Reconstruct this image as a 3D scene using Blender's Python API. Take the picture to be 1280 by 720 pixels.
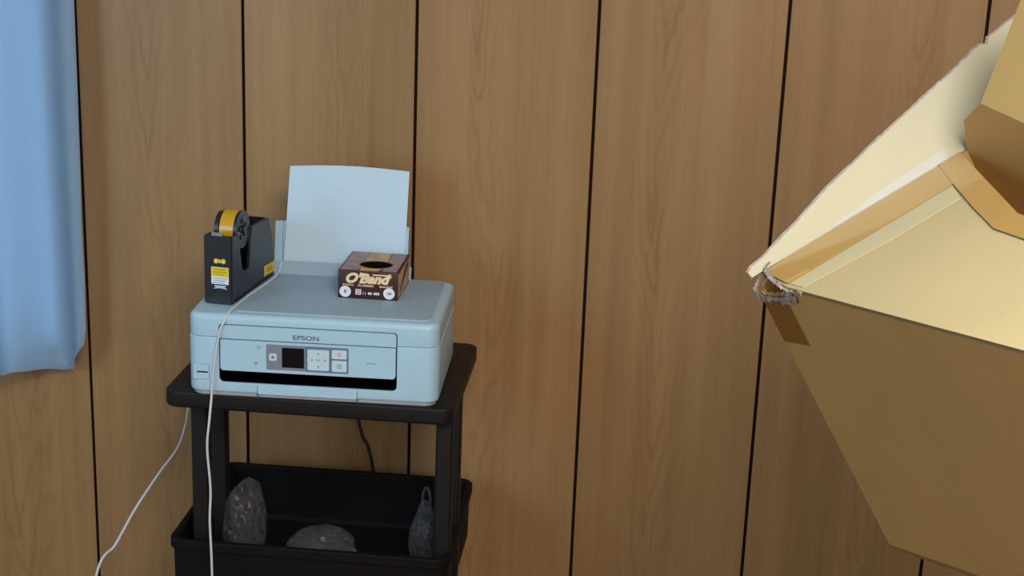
import bpy, bmesh, math, random
from mathutils import Vector, Matrix, noise
for o in list(bpy.data.objects): bpy.data.objects.remove(o)
S = bpy.context.scene; COL = S.collection
T0 = 0.75                                   # height of the trolley top above the floor
# ---------------------------------------------------------------- camera
yaw, pitch, roll, foc = -0.17056, 0.28073, -0.03771, 1903.78
f = Vector((math.sin(yaw)*math.cos(pitch), math.cos(yaw)*math.cos(pitch), -math.sin(pitch)))
r = Vector((math.cos(yaw), -math.sin(yaw), 0)); d = f.cross(r)
c_, s_ = math.cos(roll), math.sin(roll)
R_, D_ = c_*r + s_*d, -s_*r + c_*d
cam = bpy.data.cameras.new('camera'); co = bpy.data.objects.new('camera', cam); COL.objects.link(co)
M = Matrix((R_, -D_, -f)).transposed().to_4x4(); M.translation = Vector((0.5, -2.52979, 0.83363+T0))
co.matrix_world = M
cam.sensor_width = 36; cam.lens = foc/1280*36; cam.clip_start = .05
S.camera = co
# ---------------------------------------------------------------- light
w = bpy.data.worlds.new('world'); S.world = w; w.use_nodes = True
w.node_tree.nodes['Background'].inputs[0].default_value = (.55, .68, .85, 1)
w.node_tree.nodes['Background'].inputs[1].default_value = .1
def area(name, loc, target, sx, sy, power, color):
    l = bpy.data.lights.new(name, 'AREA'); l.shape = 'RECTANGLE'; l.size = sx; l.size_y = sy
    l.energy = power; l.color = color
    o = bpy.data.objects.new(name, l); COL.objects.link(o); o.location = loc
    o.rotation_euler = (Vector(target)-Vector(loc)).to_track_quat('-Z', 'Y').to_euler()
    return o
area('room_light', (1.4, -4.1, 2.15), (.2, 0, 1.1), 1.5, .8, 22, (1, .93, .86))
area('ceiling_light', (.95, -2.4, 2.38), (.9, -2.2, 0), .9, .9, 60, (1, .96, .90))
area('window_daylight', (-1.9, -2.5, 1.5), (-.2, -.2, .9), 1.3, 1.2, 32, (.42, .74, 1))
S.view_settings.view_transform = 'Standard'; S.view_settings.look = 'None'
S.view_settings.exposure = 0; S.view_settings.gamma = 1; S.view_settings.use_curve_mapping = False

# ---------------------------------------------------------------- helpers
def lin(c):
    return tuple((v/255/12.92 if v/255 <= .04045 else ((v/255+.055)/1.055)**2.4) for v in c) + (1,)
def mat(name, rgb, rough=.5, metal=0, var=.04, scale=30, bump=0, spec=.5, alpha=1, trans=0, coat=0, sss=0):
    m = bpy.data.materials.new(name); m.use_nodes = True; n = m.node_tree.nodes; l = m.node_tree.links
    b = n['Principled BSDF']; base = lin(rgb)
    b.inputs['Roughness'].default_value = rough; b.inputs['Metallic'].default_value = metal
    b.inputs['Specular IOR Level'].default_value = spec; b.inputs['Alpha'].default_value = alpha
    b.inputs['Transmission Weight'].default_value = trans; b.inputs['Coat Weight'].default_value = coat
    tc = n.new('ShaderNodeTexCoord'); nz = n.new('ShaderNodeTexNoise'); nz.inputs['Scale'].default_value = scale
    nz.inputs['Detail'].default_value = 5
    l.new(tc.outputs['Object'], nz.inputs['Vector'])
    cr = n.new('ShaderNodeValToRGB'); l.new(nz.outputs['Fac'], cr.inputs[0])
    cr.color_ramp.elements[0].position = .3; cr.color_ramp.elements[1].position = .7
    cr.color_ramp.elements[0].color = tuple(min(1, v*(1-var)) for v in base[:3])+(1,)
    cr.color_ramp.elements[1].color = tuple(min(1, v*(1+var)) for v in base[:3])+(1,)
    l.new(cr.outputs[0], b.inputs['Base Color'])
    if bump:
        bp = n.new('ShaderNodeBump'); bp.inputs['Strength'].default_value = bump; bp.inputs['Distance'].default_value = .002
        l.new(nz.outputs['Fac'], bp.inputs['Height']); l.new(bp.outputs[0], b.inputs['Normal'])
    return m
def finish(bm, sharp=32):
    bmesh.ops.recalc_face_normals(bm, faces=bm.faces)
    for fc in bm.faces: fc.smooth = True
    for e in bm.edges:
        if len(e.link_faces) == 2 and e.calc_face_angle(0) > math.radians(sharp): e.smooth = False
def obj(name, bm, m, parent=None, sharp=32, loc=None):
    finish(bm, sharp)
    me = bpy.data.meshes.new(name); bm.to_mesh(me); bm.free()
    if m: me.materials.append(m)
    o = bpy.data.objects.new(name, me); COL.objects.link(o); o.parent = parent
    if loc: o.location = loc
    return o
def tag(o, label=None, cat=None, group=None, kind=None):
    for k, v in (('label', label), ('category', cat), ('group', group), ('kind', kind)):
        if v: o[k] = v
    return o
def empty(name, loc=(0, 0, 0), rz=0):
    o = bpy.data.objects.new(name, None); COL.objects.link(o); o.location = loc; o.rotation_euler = (0, 0, rz)
    o.empty_display_size = .05
    return o
def bx(bm, x0, x1, y0, y1, z0, z1, bevel=0, seg=2):
    b2 = bmesh.new(); bmesh.ops.create_cube(b2, size=1)
    for v in b2.verts:
        v.co = Vector((x0+(v.co.x+.5)*(x1-x0), y0+(v.co.y+.5)*(y1-y0), z0+(v.co.z+.5)*(z1-z0)))
    if bevel: bmesh.ops.bevel(b2, geom=b2.edges[:], offset=bevel, segments=seg, profile=.5, affect='EDGES')
    me = bpy.data.meshes.new('t'); b2.to_mesh(me); b2.free(); bm.from_mesh(me); bpy.data.meshes.remove(me)
    return bm
def box(*a, **k): return bx(bmesh.new(), *a, **k)
def rrect(x0, x1, y0, y1, rr, seg=8):
    rs = rr if isinstance(rr, (list, tuple)) else [rr]*4      # FL, FR, BR, BL
    out = []
    for (cx, cy, a0, q) in ((x0, y0, 180, 0), (x1, y0, 270, 1), (x1, y1, 0, 2), (x0, y1, 90, 3)):
        R = rs[q]; ox = cx + (R if cx == x0 else -R); oy = cy + (R if cy == y0 else -R)
        for k in range(seg+1):
            a = math.radians(a0 + 90*k/seg); out.append((ox+R*math.cos(a), oy+R*math.sin(a)))
    return out
def loft(bm, loops, cap=(True, True)):
    vs = [[bm.verts.new(p) for p in lp] for lp in loops]
    n = len(loops[0])
    for a, b in zip(vs, vs[1:]):
        for i in range(n): bm.faces.new((a[i], a[(i+1) % n], b[(i+1) % n], b[i]))
    if cap[0]: bm.faces.new(list(reversed(vs[0])))
    if cap[1]: bm.faces.new(vs[-1])
    return bm
def rbox(x0, x1, y0, y1, z0, z1, rp=.01, rt=.003, rb=.001, seg=8, bm=None):
    "box with rounded plan corners, rounded top edge and bottom edge"
    bm = bm or bmesh.new(); lps = []
    def ring(ins, z):
        R = max(rp-ins, .0003)
        return [(x, y, z) for x, y in rrect(x0+ins, x1-ins, y0+ins, y1-ins, R, seg)]
    for k in range(5):
        a = math.pi/2*k/4; lps.append(ring(rb*(1-math.sin(a)), z0+rb*(1-math.cos(a))))
    for k in range(7):
        a = math.pi/2*k/6; lps.append(ring(rt*(1-math.cos(a)), z1-rt*(1-math.sin(a))))
    return loft(bm, lps)
def prism(pts, axis, a0, a1, bm=None):
    "polygon pts (2-D) extruded along axis"
    bm = bm or bmesh.new()
    def P(p, t):
        return {'x': (t, p[0], p[1]), 'y': (p[0], t, p[1]), 'z': (p[0], p[1], t)}[axis]
    return loft(bm, [[P(p, a0) for p in pts], [P(p, a1) for p in pts]])
def tube(bm, pts, R, seg=8, closed=False, cap=True):
    pts = [Vector(p) for p in pts]; loops = []; up = None
    n = len(pts)
    for i, p in enumerate(pts):
        t = (pts[min(i+1, n-1)]-pts[max(i-1, 0)]).normalized()
        if up is None:
            up = t.orthogonal().normalized()
        up = (up - t*up.dot(t)).normalized(); sd = t.cross(up)
        rr = R[i] if isinstance(R, (list, tuple)) else R
        loops.append([p + (up*math.cos(2*math.pi*k/seg)+sd*math.sin(2*math.pi*k/seg))*rr for k in range(seg)])
    return loft(bm, loops, (cap, cap))
def spline(pts, n=10):
    P = [Vector(p) for p in pts]; P = [P[0]*2-P[1]] + P + [P[-1]*2-P[-2]]; out = []
    for i in range(1, len(P)-2):
        for k in range(n):
            t = k/n; a, b, c, e = P[i-1:i+3]
            out.append(.5*((2*b)+(c-a)*t+(2*a-5*b+4*c-e)*t*t+(-a+3*b-3*c+e)*t**3))
    out.append(P[-2]); return out
def cyl(axis, c, R, a0, a1, seg=40, bm=None, Ri=None):
    bm = bm or bmesh.new()
    def P(rr, k, t):
        an = 2*math.pi*k/seg; u, v = c[0]+rr*math.cos(an), c[1]+rr*math.sin(an)
        return {'x': (t, u, v), 'y': (u, t, v), 'z': (u, v, t)}[axis]
    if Ri is None:
        return loft(bm, [[P(R, k, a0) for k in range(seg)], [P(R, k, a1) for k in range(seg)]])
    lp = [[P(q, k, t) for k in range(seg)] for q, t in ((Ri, a0), (R, a0), (R, a1), (Ri, a1), (Ri, a0))]
    loft(bm, lp, (False, False)); bmesh.ops.remove_doubles(bm, verts=bm.verts, dist=1e-6); return bm
def boolean(bm, cutters):
    a = bpy.data.meshes.new('a'); bmesh.ops.recalc_face_normals(bm, faces=bm.faces); bm.to_mesh(a); bm.free()
    oa = bpy.data.objects.new('a', a); COL.objects.link(oa); tmp = []
    for cb in cutters:
        bmesh.ops.recalc_face_normals(cb, faces=cb.faces)
        m = bpy.data.meshes.new('c'); cb.to_mesh(m); cb.free(); ob = bpy.data.objects.new('c', m); COL.objects.link(ob); tmp.append(ob)
        md = oa.modifiers.new('b', 'BOOLEAN'); md.operation = 'DIFFERENCE'; md.object = ob; md.solver = 'EXACT'
    bpy.context.view_layer.update()
    dg = bpy.context.evaluated_depsgraph_get()
    me = bpy.data.meshes.new_from_object(oa.evaluated_get(dg)); out = bmesh.new(); out.from_mesh(me)
    for t in tmp+[oa]: bpy.data.objects.remove(t)
    bpy.data.meshes.remove(me)
    return out
def text(name, s, size, m, parent, origin, xdir, ydir, shear=0, depth=.0002, spacing=1, width=None, offset=0):
    cu = bpy.data.curves.new('txt', 'FONT'); cu.body = s; cu.size = size; cu.shear = shear; cu.extrude = depth
    cu.space_character = spacing; cu.align_x = 'CENTER'; cu.align_y = 'CENTER'; cu.offset = offset; cu.resolution_u = 4
    to = bpy.data.objects.new('txt', cu); COL.objects.link(to); bpy.context.view_layer.update()
    me = bpy.data.meshes.new_from_object(to.evaluated_get(bpy.context.evaluated_depsgraph_get()))
    bpy.data.objects.remove(to)
    xs = [v.co.x for v in me.vertices]; k = width/(max(xs)-min(xs)) if width else 1
    x, y = Vector(xdir), Vector(ydir); z = x.cross(y)
    for v in me.vertices:
        p = v.co; v.co = Vector(origin)+x*p.x*k+y*p.y+z*p.z
    me.materials.clear(); me.materials.append(m)
    o = bpy.data.objects.new(name, me); COL.objects.link(o); o.parent = parent
    return o

# ---------------------------------------------------------------- materials
def wood_mat():
    m = bpy.data.materials.new('wood_panel'); m.use_nodes = True; n = m.node_tree.nodes; l = m.node_tree.links
    b = n['Principled BSDF']
    def N(t, **k):
        x = n.new(t)
        for a, v in k.items(): setattr(x, a, v)
        return x
    def MA(op, a, b_=None, c=None):
        x = N('ShaderNodeMath', operation=op)
        for i, v in enumerate((a, b_, c)):
            if v is None: continue
            if isinstance(v, (int, float)): x.inputs[i].default_value = v
            else: l.new(v, x.inputs[i])
        return x.outputs[0]
    tc = N('ShaderNodeTexCoord'); sp = N('ShaderNodeSeparateXYZ'); l.new(tc.outputs['Object'], sp.inputs[0])
    X, Z = sp.outputs[0], sp.outputs[2]
    q = MA('DIVIDE', MA('ADD', X, .73421), .30913); idx = MA('FLOOR', q); fr = MA('SUBTRACT', MA('FRACT', q), .5)
    rnd = N('ShaderNodeTexWhiteNoise', noise_dimensions='1D'); l.new(idx, rnd.inputs['W'])
    R = rnd.outputs['Value']
    def nz(vx, vz, scale, det=4, rough=.5):
        cb = N('ShaderNodeCombineXYZ'); l.new(vx, cb.inputs[0]); l.new(MA('MULTIPLY', R, 37.), cb.inputs[1]); l.new(vz, cb.inputs[2])
        t = N('ShaderNodeTexNoise'); t.inputs['Scale'].default_value = scale; t.inputs['Detail'].default_value = det
        t.inputs['Roughness'].default_value = rough; l.new(cb.outputs[0], t.inputs['Vector']); return t.outputs['Fac']
    wob = MA('MULTIPLY', MA('SUBTRACT', nz(fr, MA('MULTIPLY', Z, .9), 1.6, 2), .5), .5)
    cx = MA('ADD', MA('ADD', fr, wob), MA('MULTIPLY', MA('SUBTRACT', R, .5), .3))
    # cathedral figure: nested arches that run up the middle of each board
    par = MA('MULTIPLY', MA('POWER', MA('ABSOLUTE', cx), 1.2), 13.)
    fieldv = MA('ADD', MA('ADD', MA('MULTIPLY', Z, -4.), par), MA('MULTIPLY', nz(MA('MULTIPLY', fr, 5.), MA('MULTIPLY', Z, 3.), 2.4, 3), 1.5))
    ring = MA('POWER', MA('ADD', MA('MULTIPLY', MA('SINE', MA('MULTIPLY', fieldv, 11.)), .5), .5), 4.)
    mask = MA('SUBTRACT', 1., MA('MULTIPLY', MA('ABSOLUTE', cx), 5.5)); mask = MA('MAXIMUM', mask, .03)
    ringm = MA('MULTIPLY', MA('MULTIPLY', ring, mask), nz(MA('MULTIPLY', fr, 2.), Z, 3., 2))
    streak = nz(MA('MULTIPLY', X, 26.), MA('MULTIPLY', Z, .8), 1.3, 4, .55)
    fine = nz(MA('MULTIPLY', X, 190.), MA('MULTIPLY', Z, 4.), 1.6, 3, .6)
    broad = nz(MA('MULTIPLY', X, 5.), MA('MULTIPLY', Z, .8), 1., 3)
    v = MA('ADD', MA('MULTIPLY', MA('SUBTRACT', streak, .5), .85), MA('MULTIPLY', MA('SUBTRACT', fine, .5), .35))
    v = MA('ADD', v, MA('MULTIPLY', MA('SUBTRACT', broad, .5), .8)); v = MA('SUBTRACT', v, MA('MULTIPLY', ringm, .52))
    v = MA('ADD', v, MA('MULTIPLY', MA('SUBTRACT', R, .5), .10)); v = MA('ADD', v, .5)
    cr = N('ShaderNodeValToRGB'); l.new(v, cr.inputs[0]); e = cr.color_ramp.elements
    e[0].position = .05; e[0].color = lin(WOOD[0]); e[1].position = .95; e[1].color = lin(WOOD[2])
    em = e.new(.5); em.color = lin(WOOD[1])
    l.new(cr.outputs[0], b.inputs['Base Color']); b.inputs['Roughness'].default_value = .42
    b.inputs['Specular IOR Level'].default_value = .4
    bp = N('ShaderNodeBump'); bp.inputs['Strength'].default_value = .12; bp.inputs['Distance'].default_value = .0006
    l.new(fine, bp.inputs['Height']); l.new(bp.outputs[0], b.inputs['Normal'])
    return m
WOOD = ((136, 104, 68), (157, 124, 84), (172, 140, 98))
M_ = dict(
    wood=wood_mat(), groove=mat('groove', (38, 22, 14), .8, spec=.1),
    plaster=mat('plaster', (225, 222, 214), .9, scale=8), floor=mat('floor', (120, 88, 60), .6, var=.15, scale=6),
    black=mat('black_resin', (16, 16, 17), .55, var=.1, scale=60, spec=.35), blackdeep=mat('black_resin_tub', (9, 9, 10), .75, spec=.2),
    pwhite=mat('printer_daylit_white', (168, 204, 224), .38, var=.01), pgrey=mat('printer_lid', (150, 178, 198), .5, var=.015, scale=300, bump=.05),  # bluish daylight tint is put into the printer's white
    pbase=mat('printer_base', (158, 160, 162), .5), pdark=mat('printer_slot', (3, 3, 4), .9, spec=.02), seam=mat('seam', (70, 92, 104), .7),
    cgrey=mat('control_grey', (98, 120, 146), .45), cgrey2=mat('control_grey_light', (122, 132, 146), .45), screen=mat('lcd', (7, 8, 12), .3, spec=.3),
    key=mat('key_white', (190, 216, 228), .4), ink=mat('ink_grey', (92, 108, 122), .6), red=mat('ink_red', (190, 110, 130), .6), teal=mat('ink_teal', (95, 150, 165), .6),
    paper=mat('paper', (194, 222, 242), .8, var=.01), dblack=mat('dispenser_black', (27, 31, 38), .34, var=.05, spec=.6), hub=mat('hub_grey', (120, 112, 108), .4),  # the paper's white also carries the bluish daylight in its colour
    tape=mat('tape_yellow', (205, 160, 26), .3, coat=.4, var=.03), yel=mat('sticker_yellow', (214, 200, 20), .5), oran=mat('sticker_orange', (200, 150, 10), .5),
    lblue=mat('sticker_blue', (170, 192, 226), .5), swhite=mat('sticker_white', (225, 228, 225), .5),
    maroon=mat('box_maroon', (58, 24, 26), .45, var=.12, scale=40), cream=mat('ink_cream', (238, 212, 170), .5), circ=mat('label_white', (225, 232, 238), .5),
    kraft=mat('box_kraft_print', (190, 160, 118), .6, var=.25, scale=60), gold=mat('box_gold', (206, 160, 50), .5), mauve=mat('box_mauve', (156, 132, 132), .55, var=.25, scale=70),
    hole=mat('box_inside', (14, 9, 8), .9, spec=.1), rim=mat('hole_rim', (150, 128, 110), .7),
    cord=mat('cord_white', (200, 208, 216), .5), bcord=mat('cord_black', (22, 20, 19), .5),
    card=mat('cardboard', (188, 148, 88), .75, var=.05, scale=7, bump=.15), cardin=mat('cardboard_pale_liner', (182, 176, 150), .8, var=.03, scale=5),
    cardtop=mat('cardboard_paler', (184, 168, 126), .75, var=.05, scale=7, bump=.15), cardflap=mat('cardboard_yellower', (176, 150, 92), .75, var=.04, scale=7), cardmid=mat('cardboard_scuffed', (190, 180, 144), .8, var=.05, scale=5), torn=mat('torn_liner', (150, 142, 134), .9, var=.3, scale=160), ptape=mat('packing_tape', (184, 148, 84), .25, coat=.5, var=.05, scale=14),  # paler and yellower cardboard tones, set separately for each flap
    etape=mat('packing_tape_dark', (150, 104, 46), .3, coat=.4, var=.06, scale=14), shine=mat('clear_tape_sheen', (225, 225, 222), .12, alpha=.4, coat=1),
    steel=mat('steel', (150, 150, 152), .35, metal=1))
def curtain_mat():
    m = mat('curtain_cloth', (190, 218, 242), .9, var=.02, scale=400, bump=.1)
    nt = m.node_tree; b = nt.nodes['Principled BSDF']
    tr = nt.nodes.new('ShaderNodeBsdfTranslucent'); tr.inputs[0].default_value = lin((196, 222, 242))
    mx = nt.nodes.new('ShaderNodeMixShader'); mx.inputs[0].default_value = .35
    nt.links.new(b.outputs[0], mx.inputs[1]); nt.links.new(tr.outputs[0], mx.inputs[2])
    nt.links.new(mx.outputs[0], nt.nodes['Material Output'].inputs['Surface']); return m
def bag_mat():
    m = mat('clear_bag', (120, 122, 128), .25, alpha=.2, spec=.7, var=.1, scale=50); return m
M_['curtain'] = curtain_mat(); M_['bag'] = bag_mat()

# ---------------------------------------------------------------- the room
XL, XR, YF, ZC = -2.0, 3.0, -4.4, 2.42
GW, G0 = 0.30913, -0.73421
def back_wall():
    bm = bmesh.new(); g = .0026; dep = .006; xs = []
    k0 = math.ceil((XL-G0)/GW); k1 = math.floor((XR-G0)/GW)
    prof = [(XL, 0)]
    for k in range(k0, k1+1):
        x = G0+k*GW; prof += [(x-g-.0008, 0), (x-g, .0012), (x-g*.8, dep), (x+g*.8, dep), (x+g, .0012), (x+g+.0008, 0)]
    prof += [(XR, 0), (XR, .08), (XL, .08)]
    loft(bm, [[(x, y, 0) for x, y in prof], [(x, y, ZC) for x, y in prof]])
    bm.faces.ensure_lookup_table()
    o = obj('wall_back', bm, M_['wood'], sharp=20); o.data.materials.append(M_['groove'])
    for p in o.data.polygons:
        if abs(p.normal.z) < .5 and .0011 < p.center.y < .02: p.material_index = 1
    return tag(o, kind='structure')
back_wall()
for nm, a, m in (('floor', (XL-.1, XR+.1, YF-.1, .08, -.1, 0), 'floor'), ('ceiling', (XL-.1, XR+.1, YF-.1, .08, ZC, ZC+.1), 'plaster'),
                 ('wall_left', (XL-.1, XL, YF, .08, 0, ZC), 'plaster'), ('wall_right', (XR, XR+.1, YF, .08, 0, ZC), 'wood'),
                 ('wall_front', (XL-.1, XR+.1, YF-.1, YF, 0, ZC), 'plaster')):
    tag(obj(nm, box(*a), M_[m]), kind='structure')

# ---------------------------------------------------------------- curtain and its rail
def curtain():
    bm = bmesh.new(); nx, nz = 170, 60; x0, x1 = -1.75, -.7085; zt = 2.2
    def P(i, j):
        u = i/nx; x = x0+(x1-x0)*u; t = j/nz
        ph = (x1-x)/.088*2*math.pi*.5
        hs = [(0, -.090), (.02, -.106), (.05, -.129), (.07, -.134), (.11, -.127), (.135, -.125), (.175, -.139), (.21, -.137), (.26, -.126), (.32, -.138)]
        q = max(0, x1-x)
        if q >= .32: zb = T0-.132-.006*math.cos((q-.32)*30)
        else:
            for (a, za), (b, zb_) in zip(hs, hs[1:]):
                if a <= q <= b: zb = T0+za+(zb_-za)*(.5-.5*math.cos(math.pi*(q-a)/(b-a))); break
        z = zt+(zb-zt)*t
        amp = .016+.012*t
        y = -.052-amp*math.cos(ph*1.15+.35)-.004*math.sin(x*37+z*3)-.003*noise.noise(Vector((x*9, 0, z*2.5)))
        e = max(0, 1-(x1-x)/.03)                       # the selvedge turns back to the wall
        y += e*e*.018
        y += .006*noise.noise(Vector((x*20, 3, z*7)))*max(0, 1-(x1-x)/.06)*min(1, max(0, (t-.7)*5))
        xx = x-.004*math.sin(z*4.)*e-.007*(1-t)*e
        if t > .97: xx -= e*.02*((t-.97)/.03)**2
        return (xx, min(y, -.008), z)
    g = [[bm.verts.new(P(i, j)) for i in range(nx+1)] for j in range(nz+1)]
    for j in range(nz):
        for i in range(nx): bm.faces.new((g[j][i], g[j][i+1], g[j+1][i+1], g[j+1][i]))
    bmesh.ops.solidify(bm, geom=bm.faces[:], thickness=.0016)
    o = obj('curtain', bm, M_['curtain'], sharp=70)
    tag(o, 'pale blue fabric curtain hanging in soft folds at left over wood panelling', 'curtain')
    rl = obj('curtain_rail', box(-1.9, -.6, -.07, 0, 2.2, 2.23, bevel=.004), M_['pwhite'])
    tag(rl, 'white curtain rail fixed to the wall above the blue curtain', 'curtain rail')
curtain()
def daylight_window():
    fr = bmesh.new(); x0, x1, z0, z1 = -1.78, -.76, .64, 2.1
    for a in ((x0, x1, z0, z0+.03), (x0, x1, z1-.03, z1), (x0, x0+.03, z0, z1), (x1-.03, x1, z0, z1), (-1.30, -1.27, z0, z1)): bx(fr, a[0], a[1], -.012, .002, a[2], a[3])
    w_ = tag(obj('window_1', fr, M_['steel']), kind='structure')
    m = bpy.data.materials.new('daylit_glass'); m.use_nodes = True; b = m.node_tree.nodes['Principled BSDF']
    b.inputs['Base Color'].default_value = (.3, .4, .5, 1); b.inputs['Emission Color'].default_value = (.66, .87, 1, 1); b.inputs['Emission Strength'].default_value = .75
    obj('pane', box(x0+.02, x1-.02, -.006, -.003, z0+.02, z1-.02), m, w_)
daylight_window()

# ---------------------------------------------------------------- trolley
CW, CD = .458, .335
def trolley():
    t = tag(empty('utility_trolley', (-.412, -.417, 0), .085), 'black plastic three tier trolley carrying the white printer', 'trolley')
    bm = rbox(0, CW, 0, CD, T0-.027, T0, .022, .003, .006)
    obj('top_shelf', bm, M_['black'], t)
    lx, ly, ls = .034, .03, .027
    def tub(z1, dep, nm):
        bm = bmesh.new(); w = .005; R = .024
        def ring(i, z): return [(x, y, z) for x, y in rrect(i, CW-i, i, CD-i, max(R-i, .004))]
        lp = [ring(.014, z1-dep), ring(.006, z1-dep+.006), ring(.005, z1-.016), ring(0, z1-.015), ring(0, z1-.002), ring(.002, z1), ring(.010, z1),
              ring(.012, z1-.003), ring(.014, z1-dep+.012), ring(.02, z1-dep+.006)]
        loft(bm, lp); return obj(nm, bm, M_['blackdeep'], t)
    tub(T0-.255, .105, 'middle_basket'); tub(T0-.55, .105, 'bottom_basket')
    for (x, y) in ((lx, ly), (CW-.003-ls, ly), (lx, ly+.105), (CW-.003-ls, ly+.105)):
        bm = rbox(x, x+ls, y, y+ls, .055, T0-.0265, .006, .001, .001)
        obj('leg', bm, M_['black'], t)
        wb = cyl('x', (y+ls/2, .026), .026, x+.004, x+.022, 24)
        bx(wb, x+.002, x+.024, y+.004, y+.023, .03, .056)
        obj('caster', wb, M_['black'], t)
    return t
trolley()

# ---------------------------------------------------------------- printer
PX, PY, PYAW = -.36811, -.42, .1192
W, D, H = .39, .249, .1326
FX, FZ = (1, 0, 0), (0, 0, 1)
def printer():
    t = tag(empty('printer', (PX, PY, T0), PYAW), 'white inkjet printer with small screen on front, standing on the black trolley', 'printer')
    sd = [.022, .020, .014, .014]
    def body(x0, x1, y0, y1, z0, z1, rt, rb):
        bm = bmesh.new(); lps = []
        def ring(i, z): return [(x, y, z) for x, y in rrect(x0+i, x1-i, y0+i, y1-i, [max(q-i, .002) for q in sd], 10)]
        for k in range(5):
            a = math.pi/2*k/4; lps.append(ring(rb*(1-math.sin(a)), z0+rb*(1-math.cos(a))))
        for k in range(9):
            a = math.pi/2*k/8; lps.append(ring(rt*(1-math.cos(a)), z1-rt*(1-math.sin(a))))
        return loft(bm, lps)
    def cut_pocket(): return prism(rrect(.0495, .3262, .0236, .1178, [.008, .008, .006, .006]), 'y', -.02, .012)
    def cut_slot(): return box(.0535, .3225, -.02, .15, .0262, .0445)
    def cut_usb(): return box(.0085, .0345, -.02, .0012, .0262, .052, bevel=.0)
    lower = boolean(body(0, W, 0, D, .005, .0957, .0015, .006), [cut_pocket(), cut_slot(), cut_usb()])
    obj('lower_body', lower, M_['pwhite'], t)
    upper = boolean(body(.0008, W-.0008, .0008, D, .0964, H, .009, .0008), [cut_pocket()])
    obj('scanner_unit', upper, M_['pwhite'], t)
    obj('seam_gasket', body(.0022, W-.0022, .0125, D-.001, .0930, .0985, .0001, .0001), M_['seam'], t)
    lid = obj('scanner_lid', rbox(.066, .374, .020, D-.003, H-.001, H+.0016, .014, .0012, .0001), M_['pgrey'], t)
    b = obj('base', body(.004, W-.004, .003, D-.004, 0, .0065, .0005, .002), M_['pbase'], t)
    # paper output slot: dark liner seen behind the panel
    bm = bmesh.new(); bx(bm, .0505, .3252, .0102, .0118, .0462, .1168)
    obj('panel_recess', bm, M_['seam'], t)
    bm = bmesh.new(); y1 = .15
    bx(bm, .0498, .3258, .0025, .0101, .0240, .0450)
    cutd = boolean(bm, [box(.0535, .3225, -.01, .02, .0275, .0443)])
    obj('output_slot', cutd, M_['pdark'], t)
    bm = bmesh.new(); bx(bm, .0538, .3222, .12, .122, .0265, .0442); bx(bm, .0538, .3222, .004, .12, .0264, .0270)
    bx(bm, .0538, .3222, .004, .12, .0438, .0443); bx(bm, .0538, .0543, .004, .12, .0264, .0442); bx(bm, .3217, .3222, .004, .12, .0264, .0442)
    obj('slot_liner', bm, M_['pdark'], t)
    # control panel: upper strip and lower tilting panel
    p = prism(rrect(.0512, .3245, .0950, .1162, [.001, .001, .006, .006]), 'y', -.0006, .010)
    obj('front_strip', p, M_['pwhite'], t)
    p = prism(rrect(.0520, .3238, .0432, .0932, [.005, .005, .001, .001]), 'y', -.0010, .010)
    cp = obj('control_panel', p, M_['pwhite'], t)
    y = -.0010
    obj('control_bezel', prism(rrect(.1838, .2512, .0480, .0893, .0025), 'y', y-.0006, y+.0005), M_['cgrey'], cp)
    obj('screen_bezel', prism(rrect(.1237, .1858, .0484, .0893, .0025), 'y', y-.0005, y+.0005), M_['cgrey2'], cp)
    obj('screen', prism(rrect(.1482, .1824, .0532, .0852, .0012), 'y', y-.0010, y), M_['screen'], cp)
    def key(u0, u1, z0, z1, rr=.002):
        return obj('button', prism(rrect(u0, u1, z0, z1, rr), 'y', y-.0016, y), M_['key'], cp)
    def tri(cx, cz, an, s):
        return [(cx+s*math.cos(an+q), cz+s*math.sin(an+q)) for q in (0, 2.1, -2.1)]
    k = key(.1283, .1400, .0634, .0748, .0015)
    bm = prism([(.1316, .0672), (.1366, .0672), (.1366, .0696), (.1341, .0718), (.1316, .0696)], 'y', y-.0018, y-.0015); obj('home_icon', bm, M_['ink'], k)
    k = key(.1880, .2214, .0514, .0848, .002)
    bm = bmesh.new()
    for (cx, cz, an) in ((.2047, .0785, math.pi/2), (.2047, .0577, -math.pi/2), (.1947, .0681, math.pi), (.2147, .0681, 0)):
        prism(tri(cx, cz, an, .0019), 'y', y-.0018, y-.0015, bm)
    obj('arrow_icons', bm, M_['ink'], k)
    text('ok_lettering', 'OK', .0042, M_['ink'], k, (.2047, y-.0017, .0681), FX, FZ, depth=.0001)
    k = key(.2256, .2486, .0718, .0860); bm = cyl('y', (.2371, .0789), .0030, y-.0018, y-.0015, 20, Ri=.0020)
    prism([(.2353, .0770), (.2357, .0766), (.2389, .0808), (.2385, .0812)], 'y', y-.0018, y-.0015, bm); obj('stop_icon', bm, M_['red'], k)
    k = key(.2256, .2486, .0510, .0688); bm = cyl('y', (.2371, .0599), .0038, y-.0018, y-.0015, 20, Ri=.0026)
    prism([(.2364, .0583), (.2388, .0599), (.2364, .0615)], 'y', y-.0018, y-.0015, bm); obj('start_icon', bm, M_['teal'], k)
    text('lettering', 'EPSON', .0098, M_['ink'], t, (.1852, -.0008, .1017), FX, FZ, width=.040, depth=.0001, offset=.0002)
    text('lettering', 'EW-052A', .0034, M_['ink'], cp, (.2862, y-.0002, .0668), FX, FZ, depth=.0001)
    bm = bmesh.new()                                       # wireless and power marks at the panel's left
    for k_, rr in enumerate((.0014, .0026, .0038)):
        pts = [(.1075+rr*math.cos(a), .0550+rr*math.sin(a)) for a in [math.radians(v) for v in range(30, 151, 20)]]
        pts += [(.1075+(rr+.0006)*math.cos(a), .0550+(rr+.0006)*math.sin(a)) for a in [math.radians(v) for v in range(150, 29, -20)]]
        prism(pts, 'y', y-.0002, y, bm)
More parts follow.
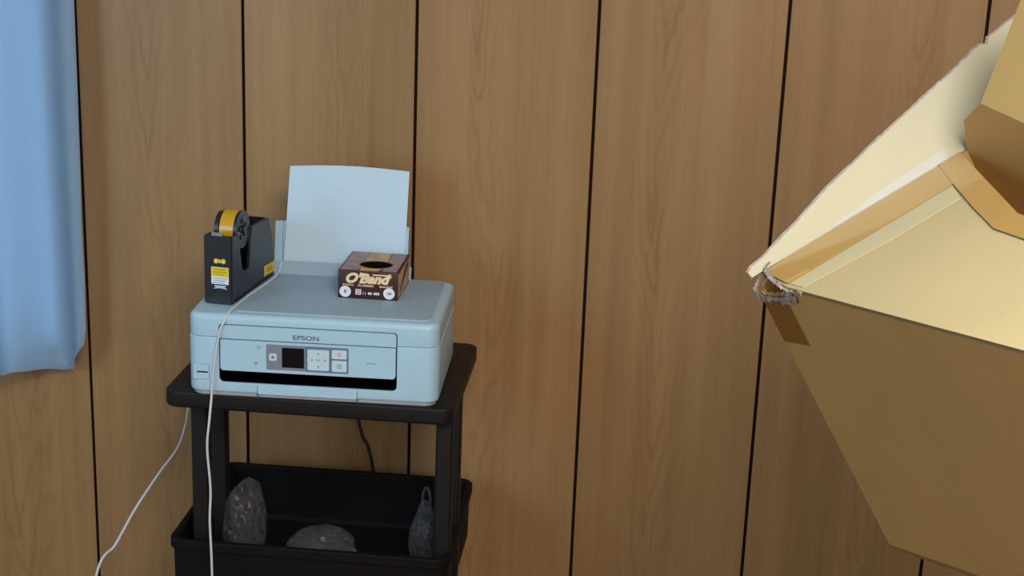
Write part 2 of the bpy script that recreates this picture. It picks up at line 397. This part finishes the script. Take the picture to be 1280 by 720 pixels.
    cyl('y', (.1075, .0553), .0008, y-.0002, y, 12, bm)
    obj('wireless_icon', bm, M_['ink'], cp)
    obj('power_icon', cyl('y', (.1120, .0835), .0028, y-.0002, y, 20, Ri=.0022), M_['ink'], cp)
    # memory card / usb cover on the left
    u = obj('usb_cover', prism(rrect(.0095, .0338, .0272, .0508, .0015), 'y', -.0012, .0010), M_['pwhite'], t)
    obj('usb_slot', box(.0150, .0318, -.0015, .0, .0376, .0398), M_['pdark'], u)
    # stacker lip below the slot, two short joints
    obj('stacker_tray', prism(rrect(.1096, .2641, .0068, .0200, .0012), 'y', -.0006, .002), M_['pwhite'], t)
    for x in (.1090, .2647):
        bm = box(x-.0004, x+.0004, -.0003, .002, .006, .0205); bx(bm, x-.001, x+.001, .0015, .004, .0, .0105)
        obj('joint', bm, M_['seam'], t)
    # rear feeder: cover flap, backrest, edge guides, all leaning back
    def lean(v0, z0, ang, poly, t0, t1):
        bm = bmesh.new(); s, c = math.sin(ang), math.cos(ang)
        lp = [[(x, v0+h*s+tt*c, z0+h*c-tt*s) for x, h in poly] for tt in (t0, t1)]
        return loft(bm, lp)
    obj('feeder_cover', lean(D-.012, H-.002, .30, rrect(.062, .316, 0, .0262, .002), 0, .0025), M_['pgrey'], t)
    obj('paper_support', lean(D-.002, H-.02, .17, rrect(.0835, .3085, 0, .1080, [.002, .002, .004, .004]), .004, .0075), M_['pwhite'], t)
    for a, b in ((.0835, .0960), (.3035, .3085)):
        obj('edge_guide', lean(D-.002, H-.02, .17, rrect(a, b, 0, .1080 if a < .2 else .1025, .0015), -.004, .004), M_['pwhite'], t)
    return t
printer()

def paper():

    bm = bmesh.new(); ang = .17; s, c = math.sin(ang), math.cos(ang); v0, z0 = D-.001, H-.012; L = .1925; nx, nz = 24, 16
    def P(i, j):
        u = i/nx; h = L*j/nz
        x0, x1 = .0975+.0075*j/nz, .3020+.0035*j/nz
        x = x0+(x1-x0)*u
        bow = .004*math.sin(math.pi*u)*(j/nz)**2
        return (x, v0+h*s-bow*c+.0005, z0+h*c+bow*.9+.0018*math.sin(math.pi*u)*(j/nz)**2)
    g = [[bm.verts.new(P(i, j)) for i in range(nx+1)] for j in range(nz+1)]
    for j in range(nz):
        for i in range(nx): bm.faces.new((g[j][i], g[j][i+1], g[j+1][i+1], g[j+1][i]))
    bmesh.ops.recalc_face_normals(bm, faces=bm.faces)
    bmesh.ops.solidify(bm, geom=bm.faces[:], thickness=.0022)
    o = obj('paper_stack', bm, M_['paper'], None, sharp=40)
    o.location = (PX, PY, T0); o.rotation_euler = (0, 0, PYAW)
    tag(o, 'stack of blank white paper standing upright in the printer\'s rear feeder', 'paper')
paper()

# ---------------------------------------------------------------- tape dispenser and its roll
cP, sP = math.cos(PYAW), math.sin(PYAW)
def onprinter(u, v, z): return (PX+cP*u-sP*v, PY+sP*u+cP*v, T0+z)
ZL = H+.0016
DLOC = onprinter(.0148, .052, ZL); DYAW = PYAW-.146
def dispenser():
    t = tag(empty('tape_dispenser', DLOC, DYAW), 'black heavy tape dispenser with yellow stickers on the printer\'s left end', 'tape dispenser')
    Wd = .047
    prof = [(0, .002), (.002, 0), (.183, 0), (.1845, .002), (.178, .064), (.1636, .1035), (.160, .1045), (.085, .1005), (.0805, .090), (.0705, .0445), (.066, .0415),
            (.045, .0445), (.0415, .049), (.027, .1025), (.024, .1065), (.012, .1085), (.0022, .1095), (.0008, .108)]
    full = [(0, .002), (.002, 0), (.183, 0), (.1845, .002), (.178, .064), (.1636, .1035), (.160, .1045), (.012, .1085), (.0022, .1095), (.0008, .108)]
    body = prism(full, 'x', 0, Wd)
    # bevel the long outer edges
    bmesh.ops.bevel(body, geom=[e for e in body.edges if abs(e.verts[0].co.x-e.verts[1].co.x) < 1e-6 and (e.verts[0].co.x < 1e-6 or e.verts[0].co.x > Wd-1e-6)], offset=.0022, segments=3, affect='EDGES')
    chan = prism([(.0075, .03), (.170, .03), (.160, .13), (.0075, .13)], 'x', .0045, Wd-.0045)
    notchp = [(.024, .13), (.0275, .1025), (.0415, .049), (.045, .0445), (.066, .0415), (.0705, .0445), (.0805, .090), (.0855, .1025), (.088, .13)]
    notch = prism(notchp, 'x', -.01, Wd+.01)
    lip = box(.012, .030, -.01, .004, .1065, .13)
    bd = boolean(body, [chan, notch, lip])
    obj('body', bd, M_['dblack'], t, sharp=25)
    # reel: two flanges on a hub
    bm = cyl('x', (.0565, .1085), .0300, .0378, .0425, 40)
    for k in range(5):
        a = 2*math.pi*k/5+.4
        cyl('x', (.0565+.013*math.cos(a), .1085+.013*math.sin(a)), .0035, .0425, .0445, 14, bm)
    cyl('x', (.0565, .1085), .006, .0425, .0470, 20, bm)
    cyl('x', (.0565, .1085), .0275, .0055, .0125, 36, bm)
    cyl('x', (.0565, .1085), .0125, .0120, .0380, 30, bm)
    rl = obj('reel', bm, M_['dblack'], t)
    for k in range(3):
        a = 2*math.pi*k/3+1.2
        obj('reel_cap', cyl('x', (.0565+.0175*math.cos(a), .1085+.0175*math.sin(a)), .0032, .0425, .0436, 14), M_['hub'], rl)
    obj('cutter_blade', prism([(.003, .1085), (.0075, .1085), (.0055, .1135)], 'x', .012, .030), M_['steel'], t)
    # front label: yellow over white, small emblem above, pale line below
    lb = obj('label', box(.0125, .041, -.0004, .0006, .0325, .0598), M_['swhite'], t)
    obj('label_band', box(.0132, .0404, -.0006, .0, .0450, .0594), M_['yel'], lb)
    bm = bmesh.new(); random.seed(3)
    for z, x0, x1 in ((.0560, .018, .036), (.0520, .0155, .0385), (.0482, .019, .034)): bx(bm, x0, x1, -.0008, -.0005, z-.0009, z+.0009)
    obj('label_print', bm, M_['oran'], lb)
    bm = bmesh.new()
    for z, x0, x1 in ((.0420, .0150, .0385), (.0385, .0170, .0370), (.0350, .0150, .0350)): bx(bm, x0, x1, -.0006, -.0003, z-.0011, z+.0011)
    obj('label_print', bm, M_['lblue'], lb)
    bm = cyl('y', (.0208, .0695), .0040, -.0005, .0006, 24); cyl('y', (.0325, .0695), .0040, -.0005, .0006, 24, bm); bx(bm, .0208, .0325, -.0005, .0006, .0668, .0722)
    e = obj('emblem', bm, M_['yel'], t)
    bm = cyl('y', (.0208, .0695), .0019, -.0008, -.0004, 18); cyl('y', (.0325, .0695), .0019, -.0008, -.0004, 18, bm); obj('emblem_print', bm, M_['swhite'], e)
    bm = prism([(.0165, .0305), (.0375, .0305), (.0345, .0275), (.0385, .0245), (.0265, .0262), (.0155, .0245), (.0195, .0275)], 'y', -.0004, .0006); obj('emblem', bm, M_['lblue'], t)
    sb = obj('side_label', prism([(.137, .0105), (.183, .0085), (.181, .0255), (.137, .0275)], 'x', Wd-.0005, Wd+.0005), M_['yel'], t)
    obj('label_print', prism([(.147, .0145), (.172, .0135), (.171, .0215), (.147, .0225)], 'x', Wd, Wd+.0008), M_['oran'], sb)
    # the tape roll itself
    bm = cyl('x', (0, 0), .0305, .0, .0225, 64, Ri=.0145)
    o = obj('tape_roll', bm, M_['tape'], None)
    cc, ss = math.cos(DYAW), math.sin(DYAW)
    o.location = (DLOC[0]+cc*.0155-ss*.0565, DLOC[1]+ss*.0155+cc*.0565, DLOC[2]+.1085); o.rotation_euler = (0, 0, DYAW)
    obj('core', cyl('x', (0, 0), .0144, .0003, .0222, 48, Ri=.0130), M_['kraft'], o)
    tag(o, 'roll of amber yellow packing tape on the reel of the black dispenser', 'tape roll')
dispenser()

# ---------------------------------------------------------------- rubber band box
def bandbox():
    yaw_ = PYAW-.03
    t = tag(empty('rubber_band_box', onprinter(.2140, .1176, ZL), yaw_), 'small maroon rubber band box with round opening, lying on the printer lid', 'box')
    w, dp, h = .0965, .118, .0465
    hx, hy, ra, rb2 = .0545, .040, .0265, .0225
    shell = box(0, w, 0, dp, 0, h, bevel=.0012)
    hole = bmesh.new(); loft(hole, [[(hx+ra*math.cos(a), hy+rb2*math.sin(a), z) for a in [2*math.pi*k/40 for k in range(40)]] for z in (.004, .08)])
    obj('carton', boolean(shell, [hole]), M_['maroon'], t)
    def ell(k): return [(hx+ra*k*math.cos(a), hy+rb2*k*math.sin(a)) for a in [2*math.pi*q/40 for q in range(40)]]
    ins = bmesh.new(); loft(ins, [[(x, y, z) for x, y in ell(k)] for k, z in ((.995, h-.001), (.995, .0045), (.985, .0045), (.985, h-.001), (.995, h-.001))], (False, False))
    bmesh.ops.remove_doubles(ins, verts=ins.verts, dist=1e-6)
    bot = [(x, y) for x, y in ell(.99)]; prism(bot, 'z', .0042, .006, ins)
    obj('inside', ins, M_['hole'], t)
    bm = bmesh.new(); loft(bm, [[(x, y, z) for x, y in ell(k)] for k, z in ((1.0, h-.0005), (1.0, h+.0006), (1.1, h+.0006), (1.1, h-.0005), (1.0, h-.0005))], (False, False))
    bmesh.ops.remove_doubles(bm, verts=bm.verts, dist=1e-6)
    obj('opening_rim', bm, M_['rim'], t)
    # printed top: mottled mauve left, kraft band, gold patch by the opening
    def cutell(b): return boolean(b, [loft(bmesh.new(), [[(x, y, z) for x, y in ell(1.0)] for z in (0, .1)])])
    obj('top_print', cutell(box(.003, .032, .004, dp-.003, h-.0005, h+.0003)), M_['mauve'], t)
    obj('top_print', cutell(prism([(.0325, .020), (.036, .004), (.064, .004), (.070, .030), (.068, dp-.003), (.0325, dp-.003)], 'z', h-.0005, h+.0003)), M_['kraft'], t)
    obj('top_print', cutell(prism([(.034, .002), (.0625, .002), (.060, .012), (.052, .024), (.036, .020)], 'z', h-.0002, h+.0005)), M_['gold'], t)
    obj('top_print', cutell(box(.0705, w-.003, .004, dp-.003, h-.0005, h+.0003)), M_['mauve'], t)
    obj('side_print', box(w-.0003, w+.0004, .004, dp-.004, .004, h-.004), M_['kraft'], t)
    obj('side_print', prism([(.012, .010), (.030, .010), (.100, .034), (.100, .041), (.08, .041)], 'x', w, w+.0007), M_['maroon'], t)
    y = -.0004
    text('lettering', "O'Band", .0215, M_['cream'], t, (.0455, y, .0335), (1, 0, 0), (0, 0, 1), shear=.35, width=.0735, depth=.0002, offset=.0012)
    # the d's tail sweeping right to a point, and the swash over "an"
    bm = prism([(.0560, .0418), (.0560, .0398), (.0770, .0398), (.0800, .0345), (.0875, .0385), (.0810, .0418)], 'y', y-.0001, 0)
    obj('emblem', bm, M_['cream'], t)
    for i, (s, x, wd) in enumerate((('KYOWA', .0165, .018), ('RUBBER', .0450, .026), ('BANDS', .0775, .021))):
        text('lettering', s, .0042, M_['cream'], t, (x, y, .0225-.0003*i), (1, 0, 0), (0, 0, 1), width=wd, depth=.0001, offset=.0001)
    for x, s in ((.0118, '8'), (.0825, '100')):
        lb = obj('round_label', cyl('y', (x, .0112), .0092, y-.0001, .0, 36), M_['circ'], t)
        text('lettering', s, .0085 if s == '8' else .0055, M_['ink'], lb, (x, y-.0003, .0112), (1, 0, 0), (0, 0, 1), depth=.0001, offset=.0002)
    # small white characters in the middle: one framed block, two strokes, two short groups
    bm = boolean(box(.0285, .0375, y, 0, .0072, .0160), [box(.0300, .0325, -.01, .01, .0122, .0146), box(.0340, .0362, -.01, .01, .0122, .0146), box(.0300, .0362, -.01, .01, .0088, .0104)])
    bx(bm, .0405, .0412, y, 0, .0075, .0120); bx(bm, .0440, .0447, y, 0, .0075, .0120)
    for x in (.0490, .0522, .0580, .0612, .0643):
        bx(bm, x, x+.0024, y, 0, .0078, .0118); bx(bm, x-.0006, x+.0028, y, 0, .0092, .0102)
    obj('lettering', bm, M_['circ'], t)
bandbox()

# ---------------------------------------------------------------- cords
def cord(name, pts, R, m, label, n=10):
    bm = tube(bmesh.new(), spline(pts, n), R, 8)
    return tag(obj(name, bm, m), label, 'cord')
R0 = .0019
def pl(u, v, z): return Vector(onprinter(u, v, z))
cord('power_cord', [pl(.080, .272, .02), pl(.088, .262, .10), pl(.093, .256, .150), pl(.0955, .246, .152), pl(.0950, .225, ZL+.006), pl(.0905, .190, ZL+.0022), pl(.0755, .100, ZL+.0022), pl(.0690, .042, ZL+.0022),
     pl(.0640, .012, H+.0012), pl(.0595, -.0010, H-.009), pl(.0530, -.0040, .108), pl(.0455, -.0044, .070), pl(.0400, -.0050, .030), pl(.0385, -.0070, 0),
     Vector((-.326, -.442, T0-.035)), Vector((-.3295, -.443, T0-.076)), Vector((-.3255, -.443, T0-.145)), Vector((-.3265, -.446, T0-.20)), Vector((-.323, -.450, T0-.28)),
     Vector((-.318, -.46, .25)), Vector((-.30, -.50, .012)), Vector((-.15, -.60, .003)), Vector((.1, -.5, .003))], R0, M_['cord'], 'white power cord draped over the printer\'s front and down past the trolley')
cord('thin_cable', [(-.335, -.10, T0+.05), (-.40, -.055, T0+.012), (-.465, -.025, T0-.06), (-.500, -.022, T0-.11), (-.522, -.04, T0-.169), (-.520, -.066, T0-.199), (-.524, -.096, T0-.234), (-.546, -.127, T0-.271), (-.574, -.173, T0-.325), (-.593, -.219, T0-.376), (-.613, -.26, T0-.421), (-.63, -.32, .10), (-.62, -.42, .0025), (-.5, -.52, .0025)],
     [.0011+.0013*min(1, k/60) for k in range(200)], M_['cord'], 'thin white cable running diagonally down the wall left of the trolley')
cord('usb_cable', [(-.19, -.055, T0+.06), (-.20, -.045, T0), (-.208, -.04, T0-.11), (-.202, -.04, T0-.159), (-.193, -.04, T0-.197), (-.176, -.035, T0-.25), (-.14, -.03, T0-.5), (-.10, -.03, .004)], .0030, M_['bcord'],
     'black cable hanging behind the trolley under the printer')

# ---------------------------------------------------------------- plastic bags in the middle basket
def bag(loc, sx, sy, sz, seed, label, ears=False):
    bm = bmesh.new(); bmesh.ops.create_icosphere(bm, subdivisions=5, radius=1)
    for v in bm.verts:
        p = v.co.copy(); n1 = noise.noise(p*1.7+Vector((seed, 0, 0))); n2 = abs(noise.noise(p*4.5+Vector((0, seed, 0)))); n3 = abs(noise.noise(p*10+Vector((0, 0, seed))))
        k = 1+.16*n1-.20*n2-.04*n3
        q = Vector((p.x*sx*k, p.y*sy*k, p.z*sz*k))
        if ears and p.z > .3: q.x *= 1-.75*(p.z-.3); q.y *= 1-.75*(p.z-.3); q.z += sz*.5*(p.z-.3)
        q.z = max(q.z, -sz*.8)
        v.co = q
    if ears:
        tube(bm, [Vector((sx*.25*math.cos(a)+.002, 0, sz*1.25+sz*.42*math.sin(a))) for a in [math.radians(v) for v in range(-70, 251, 16)]], .0028, 6)
    o = obj('plastic_bag', bm, M_['bag'], sharp=60, loc=loc)
    return tag(o, label, 'plastic bag')
zt = T0-.354
bag((-.338, -.26, zt+.066), .038, .055, .082, 3, 'crumpled clear plastic bag at the left end of the trolley\'s middle basket')
bag((-.205, -.25, zt+.030), .064, .06, .038, 8, 'flat crumpled clear plastic bag in the middle of the trolley\'s basket')
bag((-.036, -.205, zt+.050), .027, .035, .056, 14, 'clear plastic bag with a loop handle at the basket\'s right end', ears=True)

# ---------------------------------------------------------------- big tilted carton in the foreground
A = Vector((.48686, -1.06417, .43644+T0))
EA = Vector((.48685, -.86179, .14247)); EB = Vector((.75857, .47636, .44457)); EC = Vector((-.48926, -.13819, .86112))
def K(u, v, w): return EA*u+EB*v+EC*w
def panel(pts, thick, nrm, bm=None, sub=0):
    "planar polygon in box coordinates with real board thickness along nrm (box coordinates)"
    bm = bm or bmesh.new()
    a = [K(*p) for p in pts]; n = K(*nrm)*thick
    return loft(bm, [a, [p+n for p in a]])
def bigbox():
    t = tag(empty('cardboard_box', A), 'large tilted cardboard box with open flap and torn taped corner at right', 'box')
    U, V, VD, Hh, th = .62, .47, .266, .341, .005
    bw = lambda u: -Hh+.15*u                        # the box is racked: its lower edge climbs towards the camera
    notch = [(0, 0, -.0195)]
    for k in range(1, 12):
        notch.append((.0055*k, 0, -.0185+.0035*math.sin(k*2.3)+.013*(k/12)**3))
    obj('front_wall', panel([(0, 0, bw(0))] + notch + [(.074, 0, -.001), (U, 0, 0), (U, 0, bw(U))], th, (0, 1, 0)), M_['card'], t)
    obj('side_wall', panel([(0, th, bw(0)), (0, th, -.012), (0, .02, -.004), (0, .035, -.001), (0, V, 0), (0, V, bw(0))], th, (1, 0, 0)), M_['card'], t)
    obj('side_wall', panel([(U-th, th, bw(U)), (U-th, th, 0), (U-th, V, 0), (U-th, V, bw(U))], th, (1, 0, 0)), M_['card'], t)
    obj('back_wall', panel([(0, V, bw(0)), (0, V, 0), (U, V, 0), (U, V, bw(U))], th, (0, 1, 0)), M_['card'], t)
    obj('bottom', panel([(0, 0, bw(0)), (U, 0, bw(U)), (U, V, bw(U)), (0, V, bw(0))], th, (0, 0, 1)), M_['card'], t)
    # added panel whose shaded face darkens the opening, with its top folded back
    hinge = [(.006, .004), (.022, .036), (.062, .0565), (.117, .036), (.20, .006), (.26, -.004), (U-.006, -.004)]
    dv = obj('added_divider', panel([(.006, VD, bw(0)+.01)]+[(u, VD, z) for u, z in hinge]+[(U-.006, VD, bw(U)+.01)], .004, (0, 1, 0)), M_['card'], t)
    cb, sb = math.cos(math.radians(50)), math.sin(math.radians(50))
    obj('divider_flap', panel([(u, VD, z) for u, z in hinge[2:]]+[(u, VD+.15*sb, z+.15*cb) for u, z in reversed(hinge[2:])], .005, (0, .64, -.76)), M_['cardflap'], dv)
    # closed front flap with a slanting free edge
    e = lambda u: .257-.45*u if u < .25 else .1445
    fl = [(.070, .0, 0), (U, 0, 0), (U, .12, 0), (.40, .13, 0), (.25, e(.25), 0), (.208, e(.208), 0), (.144, e(.144), 0), (.07, e(.07), 0), (.001, e(0), 0), (.001, .03, 0), (.003, .018, 0), (.012, .012, 0), (.020, .007, 0), (.035, .006, 0), (.05, .003, 0)]
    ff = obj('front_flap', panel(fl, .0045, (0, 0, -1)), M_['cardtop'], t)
    bm = bmesh.new()
    panel([(.067, .005, .0002), (.092, .005, .0002), (.104, .10, .0002), (.106, .180, .0002), (.067, .200, .0002)], .0005, (0, 0, 1), bm)
    obj('liner_patch', bm, M_['cardmid'], ff)
    tt = obj('tape_strip', panel([(.010, .012, .0008), (.066, .004, .0008), (.066, .228, .0008), (.004, .255, .0008), (.004, .04, .0008)], .0006, (0, 0, 1)), M_['ptape'], t)
    obj('tape_end', panel([(.018, .010, .0016), (.060, .004, .0016), (.064, .030, .0016), (.016, .040, .0016)], .0006, (0, 0, 1)), M_['ptape'], tt)
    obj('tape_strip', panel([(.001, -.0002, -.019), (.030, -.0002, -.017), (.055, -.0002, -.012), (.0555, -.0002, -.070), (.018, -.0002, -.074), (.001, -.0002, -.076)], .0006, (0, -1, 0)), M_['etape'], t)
    obj('edge_tape', panel([(.002, e(.002)+.003, .0014), (.07, e(.07)+.003, .0014), (.144, e(.144)+.003, .0014), (.208, e(.208)+.003, .0014), (.30, .15, .0014), (.30, .125, .0014), (.208, e(.208)-.024, .0014), (.144, e(.144)-.026, .0014), (.07, e(.07)-.026, .0014), (.002, e(.002)-.024, .0014)], .0007, (0, 0, 1)), M_['ptape'], t)
    # raised side flap that leans out beyond the box, torn to a taper at the near corner
    ca, sa = math.cos(math.radians(130)), math.sin(math.radians(130))
    F = lambda v, h, o=0: (ca*h-sa*o, v, sa*h+ca*o)
    fe = [(0, .006), (.007, .009), (.061, .022), (.126, .041), (.207, .059), (.321, .082), (.379, .095), (.436, .102), (.468, .107)]
    def hh(v):
        for (a, x), (b, y) in zip(fe, fe[1:]):
            if v <= b: return x+(y-x)*(v-a)/(b-a)
        return fe[-1][1]
    vs = [.468*k/60 for k in range(61)]
    nick = lambda v: -.005 if abs(v-.375) < .006 else 0
    edge = [(v, hh(v)+.0012*noise.noise(Vector((v*60, 0, 0)))+nick(v)) for v in vs]
    op = [(.468, .0), (.0, .0)]+edge
    sf = obj('side_flap', loft(bmesh.new(), [[K(*F(*q)) for q in op], [K(*F(q[0], q[1], .005)) for q in op]]), M_['cardin'], t)
    tube_pts = [K(*F(v, h+.0012, .003+.0008*math.sin(v*83))) for v, h in edge]
    obj('torn_edge', tube(bmesh.new(), tube_pts, [.0024+.0010*noise.noise(Vector((v*90, 5, 0))) for v, h in edge], 6), M_['torn'], sf)
    obj('clear_tape_sheen', panel([F(.10, .0006, -.0008), F(.245, .0006, -.0008), F(.25, .012, -.0008), F(.17, .009, -.0008), F(.10, .003, -.0008)], .0004, F(0, 0, -1)), M_['shine'], sf)  # whitish film on the tape stands in for its bright sheen
    # ragged, greyish lips of the torn corner
    def lip(pts, wid, off, seed):
        "ragged ribbon of torn liner paper following a path"
        random.seed(seed); bm = bmesh.new(); P = spline(pts, 8); loops = []
        for k, p in enumerate(P):
            w0 = wid*(.45+.9*random.random()) if 0 < k < len(P)-1 else wid*.2
            jit = Vector([random.uniform(-1, 1)*.0009 for _ in range(3)])
            q = p+jit; o_ = Vector(off)*w0; n = Vector((0, -1, .5))*.0011
            loops.append([K(*(q+n)), K(*(q+o_+n)), K(*(q+o_)), K(*q)])
        return obj('torn_edge', loft(bm, loops), M_['torn'], t, sharp=60)
    lip([(-.002, .022, .002), (-.003, .006, -.006), (-.003, -.002, -.014), (.012, -.003, -.0175), (.030, -.002, -.0165), (.050, -.002, -.014), (.068, -.002, -.010), (.082, -.002, -.008)], .0065, (0, -.1, -1), 1)
    lip([(-.003, .024, .004), (.004, .014, .002), (.016, .009, .001), (.032, .004, .000), (.050, .000, -.001), (.066, -.002, -.003), (.080, -.002, -.003)], .0055, (0, .75, .1), 2)
    lip([(.062, -.003, -.006), (.074, -.003, -.004), (.086, -.002, -.001), (.098, -.001, .000)], .004, (.1, 0, -1), 4)
bigbox()
for o in bpy.data.objects:
    if o.type == 'MESH' and o.parent is None and o.get('kind') is None and o.get('label') is None: print('UNTAGGED', o.name)
